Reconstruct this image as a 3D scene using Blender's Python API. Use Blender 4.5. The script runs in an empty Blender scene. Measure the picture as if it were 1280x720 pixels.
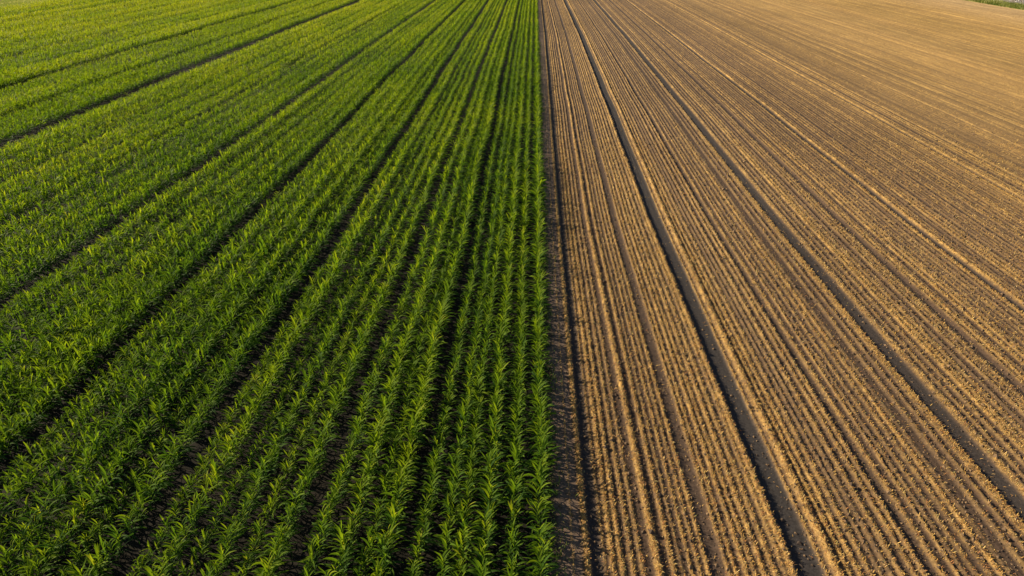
import bpy, math
import numpy as np

rng = np.random.default_rng(11)
scn = bpy.context.scene
col = scn.collection
R = math.radians

# ------------------------------------------------------------------ camera constants
CAM_H = 18.0
PITCH = R(27.71)
YAW = R(1.724)
FOC = 853.3                                   # in pixels of a 1280 wide frame

def project(p):
    """world points (N,3) -> pixel x, pixel y, depth in the 1280x720 frame"""
    q = p - np.array([0, 0, CAM_H])
    cy, sy, cp, sp = math.cos(YAW), math.sin(YAW), math.cos(PITCH), math.sin(PITCH)
    right = np.array([cy, sy, 0]); fwd = np.array([-sy*cp, cy*cp, -sp]); up = np.array([-sy*sp, cy*sp, cp])
    z = q @ fwd
    return 640 + FOC*(q @ right)/z, 360 - FOC*(q @ up)/z, z

# ------------------------------------------------------------------ noise
def _hash(ix, iy, seed):
    h = (ix.astype(np.int64)*374761393 + iy.astype(np.int64)*668265263 + seed*1442695041) & 0xFFFFFFFF
    h = ((h ^ (h >> 13))*1274126177) & 0xFFFFFFFF
    h = h ^ (h >> 16)
    return (h & 0xFFFFFF)/float(0xFFFFFF)

def vnoise(x, y, seed=0):
    x, y = np.broadcast_arrays(np.asarray(x, float), np.asarray(y, float))
    ix = np.floor(x).astype(np.int64); iy = np.floor(y).astype(np.int64)
    fx = x-ix; fy = y-iy
    fx = fx*fx*(3-2*fx); fy = fy*fy*(3-2*fy)
    a = _hash(ix, iy, seed); b = _hash(ix+1, iy, seed); c = _hash(ix, iy+1, seed); d = _hash(ix+1, iy+1, seed)
    return (a*(1-fx)+b*fx)*(1-fy) + (c*(1-fx)+d*fx)*fy      # 0..1

# ------------------------------------------------------------------ mesh from arrays
def make_mesh(name, verts, faces, attrs=None, colors=None, mat=None, smooth=True):
    """faces: (F,k) int array (k = 3 or 4)"""
    me = bpy.data.meshes.new(name)
    v = np.ascontiguousarray(verts, np.float32); f = np.ascontiguousarray(faces, np.int32)
    k = f.shape[1]
    me.vertices.add(len(v)); me.vertices.foreach_set('co', v.ravel())
    me.loops.add(f.size); me.loops.foreach_set('vertex_index', f.ravel())
    me.polygons.add(len(f)); me.polygons.foreach_set('loop_start', np.arange(0, f.size, k, dtype=np.int32))
    for n, a in (attrs or {}).items():
        at = me.attributes.new(n, 'FLOAT', 'POINT'); at.data.foreach_set('value', np.ascontiguousarray(a, np.float32))
    for n, a in (colors or {}).items():
        at = me.attributes.new(n, 'FLOAT_COLOR', 'POINT')
        c4 = np.ones((len(v), 4), np.float32); c4[:, :3] = a
        at.data.foreach_set('color', c4.ravel())
    me.update(calc_edges=True)
    if not smooth:
        me.polygons.foreach_set('use_smooth', np.zeros(len(f), bool))
    if mat: me.materials.append(mat)
    return me

def link(name, me, parent=None, kind=None, label=None, cat=None, group=None):
    o = bpy.data.objects.new(name, me); col.objects.link(o)
    if parent: o.parent = parent
    if kind: o['kind'] = kind
    if label: o['label'] = label
    if cat: o['category'] = cat
    if group: o['group'] = group
    return o

def grid_faces(ny, nx):
    i = np.arange(ny*nx).reshape(ny, nx)
    return np.stack([i[:-1, :-1].ravel(), i[:-1, 1:].ravel(), i[1:, 1:].ravel(), i[1:, :-1].ravel()], 1)

# ------------------------------------------------------------------ materials
class NT:
    def __init__(s, name):
        s.m = bpy.data.materials.new(name); s.m.use_nodes = True
        s.t = s.m.node_tree; s.t.nodes.clear()
        s.out = s.t.nodes.new('ShaderNodeOutputMaterial')
    def n(s, typ, **kw):
        nd = s.t.nodes.new(typ)
        for k, v in kw.items():
            if k.startswith('i_'):
                key = k[2:]; key = int(key) if key.isdigit() else key.replace('_', ' ')
                nd.inputs[key].default_value = v
            else: setattr(nd, k, v)
        return nd
    def l(s, a, b): s.t.links.new(a, b)
    def ramp(s, src, stops):
        r = s.n('ShaderNodeValToRGB'); e = r.color_ramp.elements
        e[0].position, e[0].color = stops[0][0], (*stops[0][1], 1)
        e[1].position, e[1].color = stops[-1][0], (*stops[-1][1], 1)
        for p, c in stops[1:-1]:
            x = e.new(p); x.color = (*c, 1)
        s.l(src, r.inputs[0]); return r.outputs['Color']

def leaf_material(name, source, stops, trans=.46, spec=.045, rough=.6):
    t = NT(name)
    if source == 'attr':
        f = t.n('ShaderNodeAttribute', attribute_name='tint').outputs['Fac']
    else:
        # each plant of the near rows: its own random number plus the leaf's own tint
        a = t.n('ShaderNodeAttribute', attribute_name='tint').outputs['Fac']
        r = t.n('ShaderNodeObjectInfo').outputs['Random']
        m = t.n('ShaderNodeMath', operation='MULTIPLY_ADD'); m.inputs[1].default_value = .42; m.inputs[2].default_value = -.21
        t.l(r, m.inputs[0])
        ad = t.n('ShaderNodeMath', operation='ADD'); t.l(m.outputs[0], ad.inputs[0]); t.l(a, ad.inputs[1])
        f = ad.outputs[0]
    c = t.ramp(f, stops)
    b = t.n('ShaderNodeBsdfPrincipled'); b.inputs['Roughness'].default_value = rough
    b.inputs['Specular IOR Level'].default_value = spec
    t.l(c, b.inputs['Base Color'])
    tr = t.n('ShaderNodeBsdfTranslucent')
    hs = t.n('ShaderNodeMix', data_type='RGBA', blend_type='MULTIPLY'); hs.inputs[0].default_value = 1
    hs.inputs[7].default_value = (1.5, 1.5, .55, 1)
    t.l(c, hs.inputs[6]); t.l(hs.outputs[2], tr.inputs['Color'])
    mx = t.n('ShaderNodeMixShader'); mx.inputs[0].default_value = trans
    t.l(b.outputs[0], mx.inputs[1]); t.l(tr.outputs[0], mx.inputs[2]); t.l(mx.outputs[0], t.out.inputs['Surface'])
    return t.m

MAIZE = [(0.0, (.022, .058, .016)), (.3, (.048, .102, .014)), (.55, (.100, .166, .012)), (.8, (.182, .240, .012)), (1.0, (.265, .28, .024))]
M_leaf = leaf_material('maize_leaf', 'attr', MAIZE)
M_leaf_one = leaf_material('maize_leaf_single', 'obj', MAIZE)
t = NT('maize_stalk')
b = t.n('ShaderNodeBsdfPrincipled'); b.inputs['Roughness'].default_value = .5
no = t.n('ShaderNodeTexNoise'); no.inputs['Scale'].default_value = 14
t.l(t.ramp(no.outputs['Fac'], [(.3, (.05, .10, .02)), (.7, (.13, .19, .04))]), b.inputs['Base Color'])
t.l(b.outputs[0], t.out.inputs['Surface']); M_stalk = t.m

def soil_material(name, stops, bump=.35, use_color=False, contrast=(.55, 1.35)):
    t = NT(name)
    b = t.n('ShaderNodeBsdfPrincipled'); b.inputs['Roughness'].default_value = .95; b.inputs['Specular IOR Level'].default_value = .15
    tc = t.n('ShaderNodeTexCoord').outputs['Object']
    n1 = t.n('ShaderNodeTexNoise'); n1.inputs['Scale'].default_value = 9; n1.inputs['Detail'].default_value = 6; n1.inputs['Roughness'].default_value = .7
    n2 = t.n('ShaderNodeTexNoise'); n2.inputs['Scale'].default_value = .35; n2.inputs['Detail'].default_value = 4
    t.l(tc, n1.inputs['Vector']); t.l(tc, n2.inputs['Vector'])
    if use_color:
        base = t.n('ShaderNodeAttribute', attribute_name='albedo').outputs['Color']
    else:
        base = t.ramp(n2.outputs['Fac'], stops)
    g = t.ramp(n1.outputs['Fac'], [(.3, (contrast[0],)*3), (.7, (contrast[1],)*3)])
    mx = t.n('ShaderNodeMix', data_type='RGBA', blend_type='MULTIPLY'); mx.inputs[0].default_value = 1
    t.l(base, mx.inputs[6]); t.l(g, mx.inputs[7]); t.l(mx.outputs[2], b.inputs['Base Color'])
    bp = t.n('ShaderNodeBump'); bp.inputs['Strength'].default_value = bump; bp.inputs['Distance'].default_value = .05
    t.l(n1.outputs['Fac'], bp.inputs['Height']); t.l(bp.outputs[0], b.inputs['Normal'])
    t.l(b.outputs[0], t.out.inputs['Surface'])
    return t.m

M_cropsoil = soil_material('crop_soil', [(.35, (.008, .007, .005)), (.65, (.015, .012, .008))])  # soil kept near-black: shade between the rows is in the colour
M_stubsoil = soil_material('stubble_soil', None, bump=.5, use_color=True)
M_far = soil_material('far_land', [(.35, (.16, .17, .05)), (.65, (.24, .21, .08))])
M_gravel = soil_material('gravel', [(.35, (.15, .13, .085)), (.65, (.23, .19, .13))], contrast=(.5, 1.5))
M_meadow = soil_material('meadow', [(.35, (.26, .29, .06)), (.65, (.34, .34, .09))])

def piece_material(name, stops, rough=.7, trans=0):
    t = NT(name)
    f = t.n('ShaderNodeAttribute', attribute_name='tint').outputs['Fac']
    c = t.ramp(f, stops)
    b = t.n('ShaderNodeBsdfPrincipled'); b.inputs['Roughness'].default_value = rough; b.inputs['Specular IOR Level'].default_value = .25
    t.l(c, b.inputs['Base Color'])
    if trans:
        tr = t.n('ShaderNodeBsdfTranslucent'); t.l(c, tr.inputs['Color'])
        mx = t.n('ShaderNodeMixShader'); mx.inputs[0].default_value = trans
        t.l(b.outputs[0], mx.inputs[1]); t.l(tr.outputs[0], mx.inputs[2]); t.l(mx.outputs[0], t.out.inputs['Surface'])
    else: t.l(b.outputs[0], t.out.inputs['Surface'])
    return t.m

M_straw = piece_material('straw', [(0, (.10, .055, .030)), (.2, (.24, .12, .045)), (.32, (.36, .15, .05)), (.5, (.46, .265, .066)), (.75, (.57, .36, .105)), (.92, (.64, .46, .19)), (1, (.34, .30, .10))], trans=.15)
M_clod = piece_material('clod', [(0, (.05, .036, .028)), (.5, (.12, .078, .045)), (1, (.22, .14, .075))], rough=.95)
M_grass = piece_material('verge_grass', [(0, (.07, .11, .02)), (.5, (.20, .22, .03)), (1, (.50, .45, .22))], trans=.25)
M_cereal = piece_material('cereal', [(0, (.26, .32, .05)), (.6, (.38, .40, .08)), (1, (.55, .50, .16))], trans=.25)
M_stone = piece_material('stone', [(0, (.16, .13, .12)), (.6, (.28, .24, .22)), (1, (.55, .52, .50))], rough=.9)

# ------------------------------------------------------------------ ground and outer land
def sheet(name, x0, x1, y0, y1, z, mat, nx=2, ny=2, amp=0, kind='structure'):
    xs = np.linspace(x0, x1, nx); ys = np.linspace(y0, y1, ny)
    X, Y = np.meshgrid(xs, ys)
    Z = np.full_like(X, z)
    if amp: Z = Z + amp*(vnoise(X*1.3, Y*1.3, 5)-.5) + amp*.6*(vnoise(X*4, Y*4, 6)-.5)
    me = make_mesh(name, np.stack([X.ravel(), Y.ravel(), Z.ravel()], 1), grid_faces(ny, nx), mat=mat)
    return link(name, me, kind=kind)

EDGE_L, EDGE_R = -131.0, 122.5
sheet('ground', -4000, 4000, -4000, 4000, -.60, M_far)
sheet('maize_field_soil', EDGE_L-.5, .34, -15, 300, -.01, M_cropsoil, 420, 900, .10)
sheet('pale_field', -420, EDGE_L-.5, -15, 420, -.02, M_meadow, 60, 120, .2)
sheet('verge_bank', EDGE_R+.5, EDGE_R+5.5, -15, 420, .0, M_meadow, 12, 240, .2)
sheet('gravel_track', EDGE_R+5.5, EDGE_R+30, -15, 420, -.04, M_gravel, 40, 300, .12)

# ------------------------------------------------------------------ the stubble field: ridge profile across the rows
RX, RW, RA, RS = [], [], [], []          # centre, half width, height, straw cover
def ridge(x, w, a, s): RX.append(x); RW.append(w*.86); RA.append(a); RS.append(s)
for x, w, a, s in [(1.49, .035, .03, .75), (1.93, .10, .10, .95), (2.47, .06, .05, .45), (2.72, .10, .09, .95), (2.99, .10, .09, .85),
                   (3.33, .10, .08, .6), (3.62, .09, .07, .5), (4.13, .13, .13, 1.0), (4.60, .09, .09, .9), (4.88, .07, .05, .45),
                   (5.16, .06, .06, .85), (5.42, .08, .06, .6), (5.68, .07, .07, .9), (6.33, .08, .07, .65), (6.55, .07, .06, .9),
                   (6.86, .09, .09, .9), (7.12, .09, .07, .8), (7.42, .11, .09, .85), (7.75, .12, .08, .65), (8.08, .10, .08, .6), (8.33, .15, .13, 1.0),
                   (9.38, .05, .06, .9), (9.72, .17, .17, 1.0), (10.1, .08, .08, .9), (10.4, .10, .08, .85)]:
    ridge(x, w, a, s)
TRACKS = [(8.45, 9.34, .09), (16.93, 17.68, .069), (26.2, 26.65, .06), (36.9, 37.2, .06), (2.08, 2.40, .06), (5.80, 6.22, .03), (12.7, 12.95, .035), (21.6, 21.85, .035), (31.2, 31.45, .035)]
r1 = np.random.default_rng(8); q = 10.6
while q < 118:
    q += r1.uniform(1.3, 3.4)
    TRACKS.append((q, q+r1.uniform(.10, .18), r1.uniform(.025, .05)))
x = 10.75; r2 = np.random.default_rng(5)
while x < EDGE_R:
    if any(a-.12*(d > .045)-.02 < x < b+.12*(d > .045)+.02 for a, b, d in TRACKS): x += .1; continue
    band = .5+.5*math.sin(x*1.9+3*math.sin(x*.37))
    s = .22+.8*r2.random()*(.45+.55*band)+.1*band
    w = r2.uniform(.07, .13)
    ridge(x, w, r2.uniform(.05, .11), min(1, s)); x += r2.uniform(.28, .46)
for a, b, d in TRACKS[1:4]:                # the raised banks beside the wheel tracks
    ridge(a-.14, .12, d*1.1, 1.0); ridge(b+.16, .12, d*1.1, 1.0)
PX = np.arange(0, EDGE_R+2, .015)
PH = np.zeros_like(PX); PS = np.zeros_like(PX); PD = np.zeros_like(PX)
for x, w, a, s in zip(RX, RW, RA, RS):
    g = np.exp(-((PX-x)/w)**2); PH += a*g; PS = np.maximum(PS, s*np.exp(-((PX-x)/(w*1.15))**4))
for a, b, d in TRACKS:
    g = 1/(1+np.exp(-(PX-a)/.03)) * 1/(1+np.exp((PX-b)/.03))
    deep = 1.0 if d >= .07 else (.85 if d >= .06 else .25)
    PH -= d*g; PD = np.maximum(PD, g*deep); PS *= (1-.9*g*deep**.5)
g = 1/(1+np.exp((PX-1.78)/.03)); PD = np.maximum(PD, g*.8); PS *= (1-.55*g)

def meander(X, Y):
    return .16*(vnoise(Y/11, X/40, 21)-.5) + .45*(vnoise(Y/48, X/60, 22)-.5)
def stub_profile(X, Y):
    u = np.clip(X-meander(X, Y)*np.clip((X-.8)/3, 0.12, 1), 0, PX[-1])
    return u, np.interp(u, PX, PH), np.interp(u, PX, PS), np.interp(u, PX, PD)
def stub_height(X, Y):
    u, h, s, d = stub_profile(X, Y)
    along = .8+.4*vnoise(Y*2.2, np.round(u*2.7), 31)
    rough = (.5+.5*np.clip(s, 0, 1))*(1-.6*d)*np.where(X < 1.75, .55, .9)
    tread = d*.018*np.sin(Y*26+5*np.abs(np.sin(X*7)))*vnoise(X*2, Y*.7, 35)
    z = np.where(h > 0, h*along, h) + tread + rough*(.055*(vnoise(X*9, Y*9, 32)-.5) + .03*(vnoise(X*21, Y*21, 33)-.5)) + .12*(vnoise(X/14, Y/14, 34)-.5)*np.clip((X-2)/4, 0, 1)
    return z + .02

def zone_color(X, Y):
    """colour of the straw litter, which differs from one drilled strip to the next"""
    k = vnoise(X/5.5, Y/90, 41)[..., None]; k2 = vnoise(X/17, Y/140, 42)[..., None]
    gold = np.array([.43, .26, .076]); olive = np.array([.38, .25, .070]); pink = np.array([.53, .36, .165])
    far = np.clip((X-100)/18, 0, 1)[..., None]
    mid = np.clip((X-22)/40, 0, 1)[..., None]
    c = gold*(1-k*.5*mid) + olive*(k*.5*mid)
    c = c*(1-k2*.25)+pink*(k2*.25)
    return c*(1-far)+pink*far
def stub_albedo(X, Y):
    u, h, s, d = stub_profile(X, Y)
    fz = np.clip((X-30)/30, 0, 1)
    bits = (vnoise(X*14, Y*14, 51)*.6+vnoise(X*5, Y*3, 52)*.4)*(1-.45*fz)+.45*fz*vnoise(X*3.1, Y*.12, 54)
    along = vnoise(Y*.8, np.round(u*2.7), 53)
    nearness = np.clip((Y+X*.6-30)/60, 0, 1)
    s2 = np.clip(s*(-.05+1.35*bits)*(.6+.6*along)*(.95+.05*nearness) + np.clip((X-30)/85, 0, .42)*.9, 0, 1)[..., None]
    soil = np.array([.076, .048, .031]); strip_soil = np.array([.036, .031, .029])
    strip_soil = np.where((X < 2)[..., None], np.array([.145, .102, .074]), strip_soil)      # the dry grey headland strip, the darker wheel tracks
    base = soil*(1-d[..., None])+strip_soil*d[..., None]
    foot = 1/(1+np.exp((X-.95-.5*(vnoise(X*.3, Y*1.3, 55)-.5)-.3*(vnoise(X*4, Y*5, 56)-.5))/.06))[..., None]     # darkened crop-soil tone under the crop's edge
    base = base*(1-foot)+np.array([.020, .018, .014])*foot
    patch = (.82+.36*(.6*vnoise(X/9, Y/22, 57)+.4*vnoise(X/3, Y/6, 58)))[..., None]      # drier and damper patches of ground
    return (base*(1-s2)+zone_color(X, Y)*s2)*patch

xs = np.concatenate([np.arange(.34, 14, .05), np.arange(14, 40, .07), np.arange(40, EDGE_R+.5, .11)]); xs = np.append(xs, EDGE_R+.5)
ys = np.concatenate([np.arange(-15, 8, 1.0), np.arange(8, 45, .11), np.arange(45, 90, .25), np.arange(90, 240, .6), np.arange(240, 421, 6)])
X, Y = np.meshgrid(xs, ys)
Z = stub_height(X, Y)
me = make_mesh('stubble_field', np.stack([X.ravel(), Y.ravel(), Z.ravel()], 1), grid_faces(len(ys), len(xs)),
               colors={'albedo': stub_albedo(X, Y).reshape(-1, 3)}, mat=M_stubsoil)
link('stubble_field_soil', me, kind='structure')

# ------------------------------------------------------------------ straw litter, stubs and clods on it
def right_edge(Y): return .634*Y+11
def scatter(y0, y1, per_m2, cover_pow=1.0, floor=.04, xmin=.85):
    x1 = min(EDGE_R, right_edge(y1)); n = int((x1-xmin)*(y1-y0)*per_m2)
    X = rng.uniform(xmin, x1, n); Y = rng.uniform(y0, y1, n)
    u, h, s, d = stub_profile(X, Y)
    k = (X < right_edge(Y)) & (rng.random(n) < floor*(1-.8*d)+s**cover_pow)
    return X[k], Y[k]

def rot_bits(X, Y, Z, yaw, pitch, length, width, bend):
    """bent strips: 3 cross pairs -> 2 quads each"""
    n = len(X); d = np.stack([np.cos(yaw)*np.cos(pitch), np.sin(yaw)*np.cos(pitch), np.sin(pitch)], 1)
    s = np.stack([-np.sin(yaw), np.cos(yaw), rng.uniform(-.5, .5, n)], 1)
    s /= np.linalg.norm(s, axis=1)[:, None]
    P = np.stack([X, Y, Z], 1); L = length[:, None]; W = width[:, None]*.5
    m = P + d*L*.5; m[:, 2] += bend
    e = P + d*L
    V = np.stack([P-s*W, P+s*W, m-s*W*1.15, m+s*W*1.15, e-s*W*.5, e+s*W*.5], 1)
    return V.reshape(-1, 3)
QUAD2 = np.array([[0, 1, 3, 2], [2, 3, 5, 4]])

VV, TT = [], []
for y0, y1, dens, big in [(8, 24, 330, .56), (24, 40, 220, .64), (40, 65, 110, .74), (65, 110, 36, .9), (110, 225, 10, 1.2)]:
    X, Y = scatter(y0, y1, dens*(2.1 if y0 < 65 else 1.2), 1.7, .035)
    n = len(X); z = stub_height(X, Y)
    tint = np.clip(rng.normal(.60, .21, n) + .25*(vnoise(X/3, Y/20, 61)-.5), 0, .96)
    g = rng.random(n) < .012; tint[g] = 1.0; g = rng.random(n) < .10; tint[g] = rng.uniform(.2, .36, g.sum())
    VV.append(rot_bits(X, Y, z+.004, rng.uniform(0, 6.283, n), rng.uniform(-.1, .75, n), rng.uniform(.06, .22, n)*big, rng.uniform(.013, .036, n)*big, rng.uniform(0, .03, n)))
    TT.append(np.repeat(tint, 6))
    # upright cut stubs along the drilled rows: three sided
V = np.concatenate(VV); nb = len(V)//6
F = (QUAD2[None]+6*np.arange(nb)[:, None, None]).reshape(-1, 4)
me = make_mesh('straw_litter', V, F, attrs={'tint': np.concatenate(TT)}, mat=M_straw, smooth=False)
link('straw_litter', me, kind='stuff', label='golden straw and broken leaf litter strewn along the stubble rows', cat='straw')

VV, TT = [], []
for y0, y1, per_m in [(8, 30, 11), (30, 50, 7), (50, 80, 4)]:
    for i in range(len(RX)):
        if RS[i] < .42 or RX[i] > right_edge(y1): continue
        n = int((y1-y0)*per_m*RS[i]); Y = rng.uniform(y0, y1, n); X = RX[i]+meander(np.full(n, RX[i]), Y)*np.clip((RX[i]-.8)/3, .12, 1)+rng.normal(0, RW[i]*.35, n)
        k = (X < right_edge(Y)) & (rng.random(n) < np.clip((80-np.hypot(X*.55, Y))/38, 0, 1)); X, Y = X[k], Y[k]; n = len(X)
        if not n: continue
        z = stub_height(X, Y)-.03
        H = rng.uniform(.05, .13, n)*(1 if y0 < 50 else 1.2); w = rng.uniform(.007, .012, n)*(1 if y0 < 30 else 1.4)
        lx, ly = rng.normal(0, .35, n)*H, rng.normal(0, .35, n)*H
        a0 = rng.uniform(0, 6.283, n); vs = []
        for top in (0, 1):
            for k3 in range(3):
                a = a0+k3*2.0944
                vs.append(np.stack([X+np.cos(a)*w+lx*top, Y+np.sin(a)*w+ly*top, z+(H+.03)*top], 1))
        VV.append(np.stack(vs, 1).reshape(-1, 3)); TT.append(np.repeat(np.clip(rng.normal(.72, .14, n), 0, .95), 6))
V = np.concatenate(VV); nb = len(V)//6
Q3 = np.array([[0, 1, 4, 3], [1, 2, 5, 4], [2, 0, 3, 5]])
F = (Q3[None]+6*np.arange(nb)[:, None, None]).reshape(-1, 4)
me = make_mesh('cut_stubble', V, F, attrs={'tint': np.concatenate(TT)}, mat=M_straw, smooth=False)
link('cut_stubble', me, kind='stuff', label='short cut straw stubs standing in long parallel rows', cat='stubble')

def octa(X, Y, Z, r):
    n = len(X); base = np.array([[1, 0, 0], [0, 1, 0], [-1, 0, 0], [0, -1, 0], [0, 0, .8], [0, 0, -.6]])
    a = rng.uniform(0, 6.283, n); c, s = np.cos(a), np.sin(a)
    B = base[None]*(1+rng.uniform(-.35, .35, (n, 6, 3)))*r[:, None, None]
    x = B[..., 0]*c[:, None]-B[..., 1]*s[:, None]; y = B[..., 0]*s[:, None]+B[..., 1]*c[:, None]
    V = np.stack([x, y, B[..., 2]], 2) + np.stack([X, Y, Z], 1)[:, None]
    return V.reshape(-1, 3)
OF = np.array([[0, 1, 4], [1, 2, 4], [2, 3, 4], [3, 0, 4], [1, 0, 5], [2, 1, 5], [3, 2, 5], [0, 3, 5]])
VV, TT = [], []
for y0, y1, dens, big in [(8, 26, 34, 1), (26, 45, 20, 1.1), (45, 80, 6, 1.4)]:
    x1 = right_edge(y1); n = int((x1-.85)*(y1-y0)*dens)
    X = rng.uniform(.85, x1, n); Y = rng.uniform(y0, y1, n)
    u, h, s, d = stub_profile(X, Y); k = (X < right_edge(Y)) & (rng.random(n) < (1-.75*d)*np.clip((80-np.hypot(X*.55, Y))/40, 0, 1)); X, Y = X[k], Y[k]; n = len(X)
    r = rng.gamma(3, .009, n)*big+.008
    VV.append(octa(X, Y, stub_height(X, Y)+r*.2, r)); TT.append(np.repeat(rng.random(n), 6))
V = np.concatenate(VV); nb = len(V)//6
me = make_mesh('soil_clods', V, (OF[None]+6*np.arange(nb)[:, None, None]).reshape(-1, 3), attrs={'tint': np.concatenate(TT)}, mat=M_clod, smooth=False)
link('soil_clods', me, kind='stuff', label='crumbly brown soil clods scattered over the harvested field', cat='soil')

# ------------------------------------------------------------------ maize plants
def leaf(r, z0, az, L, W, e0, e1, seg, wide):
    """one arching blade; wide=2 gives it a folded midrib"""
    tt = np.linspace(0, 1, seg+1); el = e0+(e1-e0)*tt**1.2
    ds = L/seg
    mids = .5*(el[1:]+el[:-1])
    rr = np.concatenate([[0], np.cumsum(np.cos(mids)*ds)])+.008; zz = np.concatenate([[0], np.cumsum(np.sin(mids)*ds)])+z0
    bend = r.normal(0, .25)*tt**2
    a = az+bend
    w = W*np.clip((.45+1.6*tt)*(1-tt**2.2), .0, 1)**.8*.5; w[-1] = W*.03
    cx, cy = np.cos(a)*rr, np.sin(a)*rr
    tw = r.normal(0, .35)+r.normal(0, .5)*tt                                  # twist
    sx, sy, sz = -np.sin(a)*np.cos(tw), np.cos(a)*np.cos(tw), np.sin(tw)
    C = np.stack([cx, cy, zz], 1); S = np.stack([sx, sy, sz], 1)*w[:, None]
    if wide == 2:
        M = C.copy(); M[:, 2] -= w*.45
        V = np.stack([C-S, M, C+S], 1).reshape(-1, 3); k = 3
    else:
        V = np.stack([C-S, C+S], 1).reshape(-1, 3); k = 2
    F = []
    for i in range(seg):
        for j in range(k-1): F.append([i*k+j, i*k+j+1, (i+1)*k+j+1, (i+1)*k+j])
    return V, np.array(F)

def plant_leaves(r, h, nl, seg, wide, wmul=1.0):
    VV, FF, TT = [], [], []; off = 0; plane = r.normal(0, .55)
    for i in range(nl):
        f = i/(nl-1)
        z0 = h*(.08+.64*f); az = plane+(i % 2)*math.pi+r.normal(0, .38)
        L = h*(.345+.135*math.sin(math.pi*min(1, f*.9+.08)))*r.uniform(.8, 1.2)*(1-.2*(f > .88))*(1+.35*max(0, 1-f/.4))
        W = (.050+.029*math.sin(math.pi*f))*r.uniform(.85, 1.2)*wmul
        e0 = R(58+22*f)+r.normal(0, .10); e1 = R(-50+95*f**1.4)+r.normal(0, .28)
        V, F = leaf(r, z0, az, L, W, e0, e1, seg, wide)
        VV.append(V); FF.append(F+off); off += len(V)
        base = .10+.48*f**.8+r.normal(0, .08)  # lower leaves tinted darker, under-canopy shade put into their colour
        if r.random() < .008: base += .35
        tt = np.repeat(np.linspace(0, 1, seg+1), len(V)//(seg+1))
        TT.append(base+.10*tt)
    return np.concatenate(VV), np.concatenate(FF), np.concatenate(TT)

def plant_stalk(h, sides=6):
    prof = [(0, .016), (.35*h, .014), (.62*h, .010), (.80*h, .004)]
    V = []; F = []
    for z, rad in prof:
        for k in range(sides): V.append((math.cos(k*2*math.pi/sides)*rad, math.sin(k*2*math.pi/sides)*rad, z))
    for i in range(len(prof)-1):
        for k in range(sides): F.append([i*sides+k, i*sides+(k+1) % sides, (i+1)*sides+(k+1) % sides, (i+1)*sides+k])
    return np.array(V), np.array(F)

# rows: from the field edge leftwards, with the bare lanes seen in the photograph
LANES = [(-1.75, .25), (-3.1, .28), (-4.15, .42), (-5.6, .22), (-7.45, .68), (-9.3, .26), (-10.9, .28), (-12.7, .74), (-14.6, .28), (-16.7, .34), (-19.3, .74), (-21.6, .3), (-23.8, .42), (-25.7, .35), (-27.7, 1.0), (-30.0, .4), (-32.6, .5), (-35.0, 1.25), (-38, .5), (-41.5, .6), (-45, .4), (-49.0, 2.1), (-52.5, .7), (-56.0, 1.3), (-61, .9), (-66.0, 1.5), (-73, 1.0), (-81.0, 1.7), (-88, 1.0), (-95.0, 1.6), (-104.0, 1.6), (-112, 1.3), (-119, 1.7)]
ROWS = []; x = .46; last = None
PITCH_ROW = .73
r3 = np.random.default_rng(3)
lanes = sorted(LANES, key=lambda q: -q[0])
stops = [(x, None)]+lanes+[(EDGE_L+.2, 0)]
right = x
for lx, lw in stops[1:]:                      # drill rows spread evenly between one lane and the next
    left = lx+lw*.5+.26
    gaps = max(1, int(round((right-left)/PITCH_ROW))) if right-left > .3 else 0
    for q in range(gaps+1):
        ROWS.append(right-(right-left)*q/max(gaps, 1)+(r3.uniform(-.05, .05) if 0 < q < gaps else 0))
    right = lx-lw*.5-.26
ROWS = np.array(ROWS)
def left_edge(Y): return -(.694*Y+6.6)-8
def row_shift(x, Y): return np.clip(-x/6, 0, 1)*(.55*(vnoise(Y/34, x/30, 71)-.5)+.22*(vnoise(Y/9, x/12, 72)-.5))

PXs, PYs, PR = [], [], []
for k, rx in enumerate(ROWS):
    y = np.arange(7, 226, 1)*1.0
    step = .185
    n = int((226-7)/step); Y = 7+np.arange(n)*step+rng.uniform(-.07, .07, n)
    keep = rng.random(n) > .05
    far = Y > 95; keep &= ~(far & (rng.random(n) < .25))
    Y = Y[keep]; X = rx+row_shift(np.full(len(Y), rx), Y)+rng.normal(0, .045, len(Y))+.10*(vnoise(Y/3.5, k, 73)-.5)
    m = X > left_edge(Y); PXs.append(X[m]); PYs.append(Y[m]); PR.append(np.full(m.sum(), k))
PXa, PYa, PRa = map(np.concatenate, (PXs, PYs, PR))
N = len(PXa)
lowf = vnoise(PXa/7, PYa/16, 81); rowf = np.array([_hash(np.array([k]), np.array([9]), 82)[0] for k in range(len(ROWS))])[PRa]
scale = np.clip((.78+.22*lowf+.26*(rowf-.5))*rng.normal(1, .125, N), .45, 1.35)
for lx, lw in LANES:                          # crop stands lower on the near side of a lane and taller behind it
    if lx > -11 or lw < .61: continue
    q = PXa-row_shift(np.full(N, lx), PYa)-lx
    wob = .4+1.2*vnoise(PYa/13, lx, 84)
    scale *= 1-.15*wob*((q > 0) & (q < lw*.5+1.3)) + .09*wob*((q < 0) & (q > -lw*.5-.9))
scale = np.clip(scale, .45, 1.4)
alt = np.where(PRa % 2 == 0, 1.07, .80)
scale *= np.where(PXa < -7, 1+(alt-1)*(.55+.9*vnoise(PXa/9, PYa/30, 85)), 1+(alt-1)*.25)
strip_yellow = np.zeros(N)
strip_yellow += .12*((PXa < -35) & (PXa > -48)) + .10*((PXa < -80))+.05*(PXa < -49)
strip_yellow += -.05*(PXa > -7)
scale = np.where(PRa == 0, np.clip(scale*1.12, .82, 1.4), np.where(PRa == 1, np.maximum(scale, .86), scale))
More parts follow.
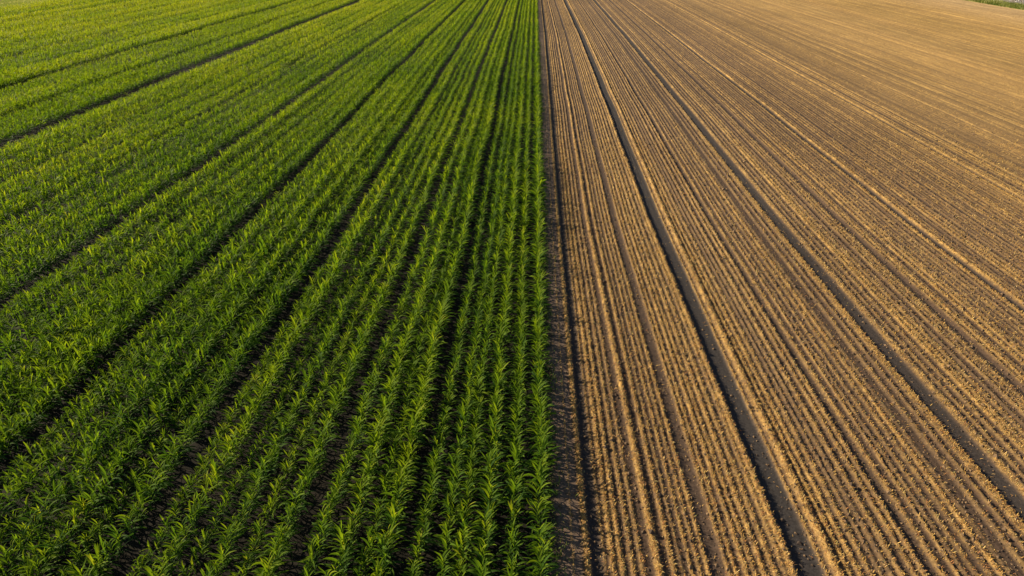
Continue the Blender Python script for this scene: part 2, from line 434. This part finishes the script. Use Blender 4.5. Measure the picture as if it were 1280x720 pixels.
tintp = .22*(vnoise(PXa/4, PYa/12, 83)-.5)+.16*(rowf-.5)+strip_yellow+rng.normal(0, .08, N)*np.clip(1.3-PYa/120, .3, 1)
tintp += .21*np.clip((PYa-30)/150, 0, 1)+.0  # far crop tinted lighter: brightening with distance painted into the leaves
yaw = rng.normal(0, .35, N)+np.where(rng.random(N) < .5, 0, math.pi)
PH_BASE = 1.27
PZa = np.full(N, -.03)

# the ~300 plants that show largest, each a thing of its own
px, py, pz = project(np.stack([PXa, PYa, PZa+.55*PH_BASE*scale], 1))
vis = (px > 4) & (px < 1276) & (py < 714) & (py > 0)
cand = np.where(vis)[0]; near = cand[np.argsort(pz[cand])][:300]
is_near = np.zeros(N, bool); is_near[near] = True

ORD = ['zeroth', 'first', 'second', 'third', 'fourth', 'fifth', 'sixth', 'seventh', 'eighth', 'ninth', 'tenth', 'eleventh', 'twelfth', 'thirteenth', 'fourteenth',
       'fifteenth', 'sixteenth', 'seventeenth', 'eighteenth', 'nineteenth', 'twentieth'] + ['twenty-'+w for w in ('first', 'second', 'third', 'fourth', 'fifth', 'sixth', 'seventh', 'eighth', 'ninth')] + ['thirtieth']+['thirty-'+w for w in ('first', 'second', 'third', 'fourth', 'fifth', 'sixth', 'seventh', 'eighth', 'ninth')]
protos = []
for v in range(14):
    r = np.random.default_rng(100+v)
    V, F, T = plant_leaves(r, PH_BASE, int(r.integers(11, 14)), 7, 2)
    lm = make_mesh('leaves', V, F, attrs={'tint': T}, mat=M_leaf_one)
    sv, sf = plant_stalk(PH_BASE); sm = make_mesh('stalk', sv, sf, mat=M_stalk)
    protos.append((lm, sm))
# one of each kind is built, the others are copies of it
first = {}
for k in sorted(set(PRa[near])):
    mem = near[PRa[near] == k]; mem = mem[np.argsort(PYa[mem])]
    for j, i in enumerate(mem):
        v = int(rng.integers(0, 14))
        if v not in first:
            root = bpy.data.objects.new('maize_plant', None); root.empty_display_size = .2; col.objects.link(root)
            lv = link('leaves', protos[v][0], root); st = link('stalk', protos[v][1], root)
            first[v] = (root, lv, st)
        else:
            root = first[v][0].copy(); col.objects.link(root)
            for part in first[v][1:]:
                c = part.copy(); col.objects.link(c); c.parent = root
        root.location = (PXa[i], PYa[i], PZa[i]); root.rotation_euler = (rng.normal(0, .06), rng.normal(0, .06), yaw[i])
        s = scale[i]; root.scale = (s, s, s)
        size = 'tall' if s > 1.0 else ('short' if s < .86 else 'leafy')
        where = 'edge row beside bare soil' if k == 0 else ORD[k+1]+' row from bare soil'
        root['label'] = '%s maize plant, %s up from picture bottom, in %s' % (size, ORD[j+1], where)
        root['category'] = 'maize plant'; root['group'] = 'maize plants in the nearest rows'

# the rest of the crop, too many to count: one mass, leaf by leaf, simpler with distance
VV, FF, TT = [], [], []; off = 0
for y0, y1, nl, seg, wide, wm in [(0, 34, 12, 5, 2, 1.0), (34, 60, 10, 4, 1, 1.15), (60, 100, 9, 3, 1, 1.25), (100, 300, 8, 2, 1, 1.5)]:
    idx = np.where((PYa >= y0) & (PYa < y1) & ~is_near)[0]
    which = rng.integers(0, 12, len(idx))
    for v in range(12):
        ids = idx[which == v]
        if not len(ids): continue
        V, F, T = plant_leaves(np.random.default_rng(200+v+int(y0)), PH_BASE, nl, seg, wide, wm)
        n = len(ids); c, s = np.cos(yaw[ids]), np.sin(yaw[ids]); sc = scale[ids]
        lean = rng.normal(0, .06, (n, 2))
        x = V[None, :, 0]+V[None, :, 2]*lean[:, 0:1]; y = V[None, :, 1]+V[None, :, 2]*lean[:, 1:2]
        P = np.stack([(x*c[:, None]-y*s[:, None])*sc[:, None]+PXa[ids][:, None], (x*s[:, None]+y*c[:, None])*sc[:, None]+PYa[ids][:, None], V[None, :, 2]*sc[:, None]+PZa[ids][:, None]], 2)
        VV.append(P.reshape(-1, 3)); TT.append(np.clip(T[None]+tintp[ids][:, None], 0, 1).ravel())
        FF.append((F[None]+(off+len(V)*np.arange(n))[:, None, None]).reshape(-1, 4)); off += n*len(V)
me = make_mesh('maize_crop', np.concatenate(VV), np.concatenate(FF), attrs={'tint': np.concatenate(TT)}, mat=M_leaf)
link('maize_crop', me, kind='stuff', label='dense green maize crop in long straight rows beyond the nearest plants', cat='maize crop')

# ------------------------------------------------------------------ far edges: verge grass, pale cereal, stones
def blades(X, Y, Z, h, w, lean):
    n = len(X); a = rng.uniform(0, 6.283, n); l = rng.normal(0, lean, n)*h
    s = np.stack([-np.sin(a), np.cos(a), np.zeros(n)], 1)*w[:, None]*.5
    d = np.stack([np.cos(a)*l, np.sin(a)*l, h], 1); P = np.stack([X, Y, Z], 1)
    m = P+d*np.array([.35, .35, .6]); e = P+d
    return np.stack([P-s, P+s, m-s*.8, m+s*.8, e-s*.15, e+s*.15], 1).reshape(-1, 3)
def blade_object(name, V, tint, mat, label, cat):
    nb = len(V)//6
    me = make_mesh(name, V, (QUAD2[None]+6*np.arange(nb)[:, None, None]).reshape(-1, 4), attrs={'tint': np.repeat(tint, 6)}, mat=mat)
    return link(name, me, kind='stuff', label=label, cat=cat)
n = 40000
X = EDGE_R+.6+rng.beta(1.6, 1.6, n)*6.4; Y = rng.uniform(140, 235, n)
k = vnoise(X*.8, Y*.45, 91); h = rng.uniform(.3, .8, n)*(.5+1.1*k)
blade_object('verge_grass', blades(X, Y, np.full(n, -.05), h, rng.uniform(.04, .10, n), .35), np.clip(k*.8+rng.normal(0, .18, n), 0, 1), M_grass, 'rough green verge grass between stubble field and gravel track', 'grass')
n = 60000
Y = rng.uniform(150, 240, n); X = EDGE_L-1.0-rng.uniform(0, 45, n)
blade_object('pale_crop', blades(X, Y, np.full(n, -.05), rng.uniform(.3, .6, n), rng.uniform(.08, .16, n), .3), np.clip(vnoise(X/2, Y/8, 92)*.6+rng.normal(.2, .2, n), 0, 1), M_cereal, 'pale yellow green crop beyond the far left maize edge', 'crop')
n = 2600
X = EDGE_R+5.8+rng.uniform(0, 14, n); Y = rng.uniform(140, 230, n); r = rng.gamma(2, .05, n)+.04
V = octa(X, Y, r*.2-.03, r)
me = make_mesh('loose_stones', V, (OF[None]+6*np.arange(n)[:, None, None]).reshape(-1, 3), attrs={'tint': np.repeat(rng.random(n), 6)}, mat=M_stone, smooth=False)
link('loose_stones', me, kind='stuff', label='pale loose stones on the gravel track past the verge', cat='stones')

# low weeds and dropped leaves along the foot of the maize edge
n = 9000
Y = rng.uniform(8, 130, n); X = .80+rng.gamma(1.6, .13, n)
k = (rng.random(n) < .15+.85*vnoise(Y*.9, X, 95)**2) & (X < 1.9); X, Y = X[k], Y[k]; n = len(X)
blade_object('edge_weeds', blades(X, Y, stub_height(X, Y)-.01, rng.uniform(.05, .22, n), rng.uniform(.02, .05, n), .9), np.clip(rng.normal(.15, .2, n), 0, 1), M_grass, 'low dull weeds and dropped leaves along the foot of the maize edge', 'weeds')

# ------------------------------------------------------------------ camera, light
cam = bpy.data.cameras.new('camera'); cam.sensor_width = 36; cam.lens = 24.0; cam.clip_end = 9000
co = bpy.data.objects.new('camera', cam); col.objects.link(co)
co.location = (0, 0, CAM_H); co.rotation_euler = (math.pi/2-PITCH, 0, YAW)
scn.camera = co

SUN_EL, SUN_AZ = R(26), R(-66)               # azimuth clockwise from +Y: the sun stands to the left, a little ahead
sd = np.array([math.sin(SUN_AZ)*math.cos(SUN_EL), math.cos(SUN_AZ)*math.cos(SUN_EL), math.sin(SUN_EL)])
from mathutils import Vector
sun = bpy.data.lights.new('sun', 'SUN'); sun.energy = 5.0; sun.angle = R(.5); sun.color = (1.0, .845, .60)
so = bpy.data.objects.new('sun', sun); col.objects.link(so); so.location = (-40, 20, 60)
so.rotation_euler = Vector(sd).to_track_quat('Z', 'Y').to_euler()
w = bpy.data.worlds.new('World'); scn.world = w; w.use_nodes = True
nt = w.node_tree; bg = nt.nodes['Background']
sky = nt.nodes.new('ShaderNodeTexSky'); sky.sky_type = 'NISHITA'; sky.sun_disc = False
sky.sun_elevation = SUN_EL; sky.sun_rotation = SUN_AZ
nt.links.new(sky.outputs[0], bg.inputs[0]); bg.inputs[1].default_value = .065
vs = scn.view_settings; vs.view_transform = 'Standard'; vs.look = 'None'; vs.gamma = 1; vs.use_curve_mapping = False
vs.exposure = .97
scn.cycles.max_bounces = 6; scn.cycles.diffuse_bounces = 3; scn.cycles.transmission_bounces = 4
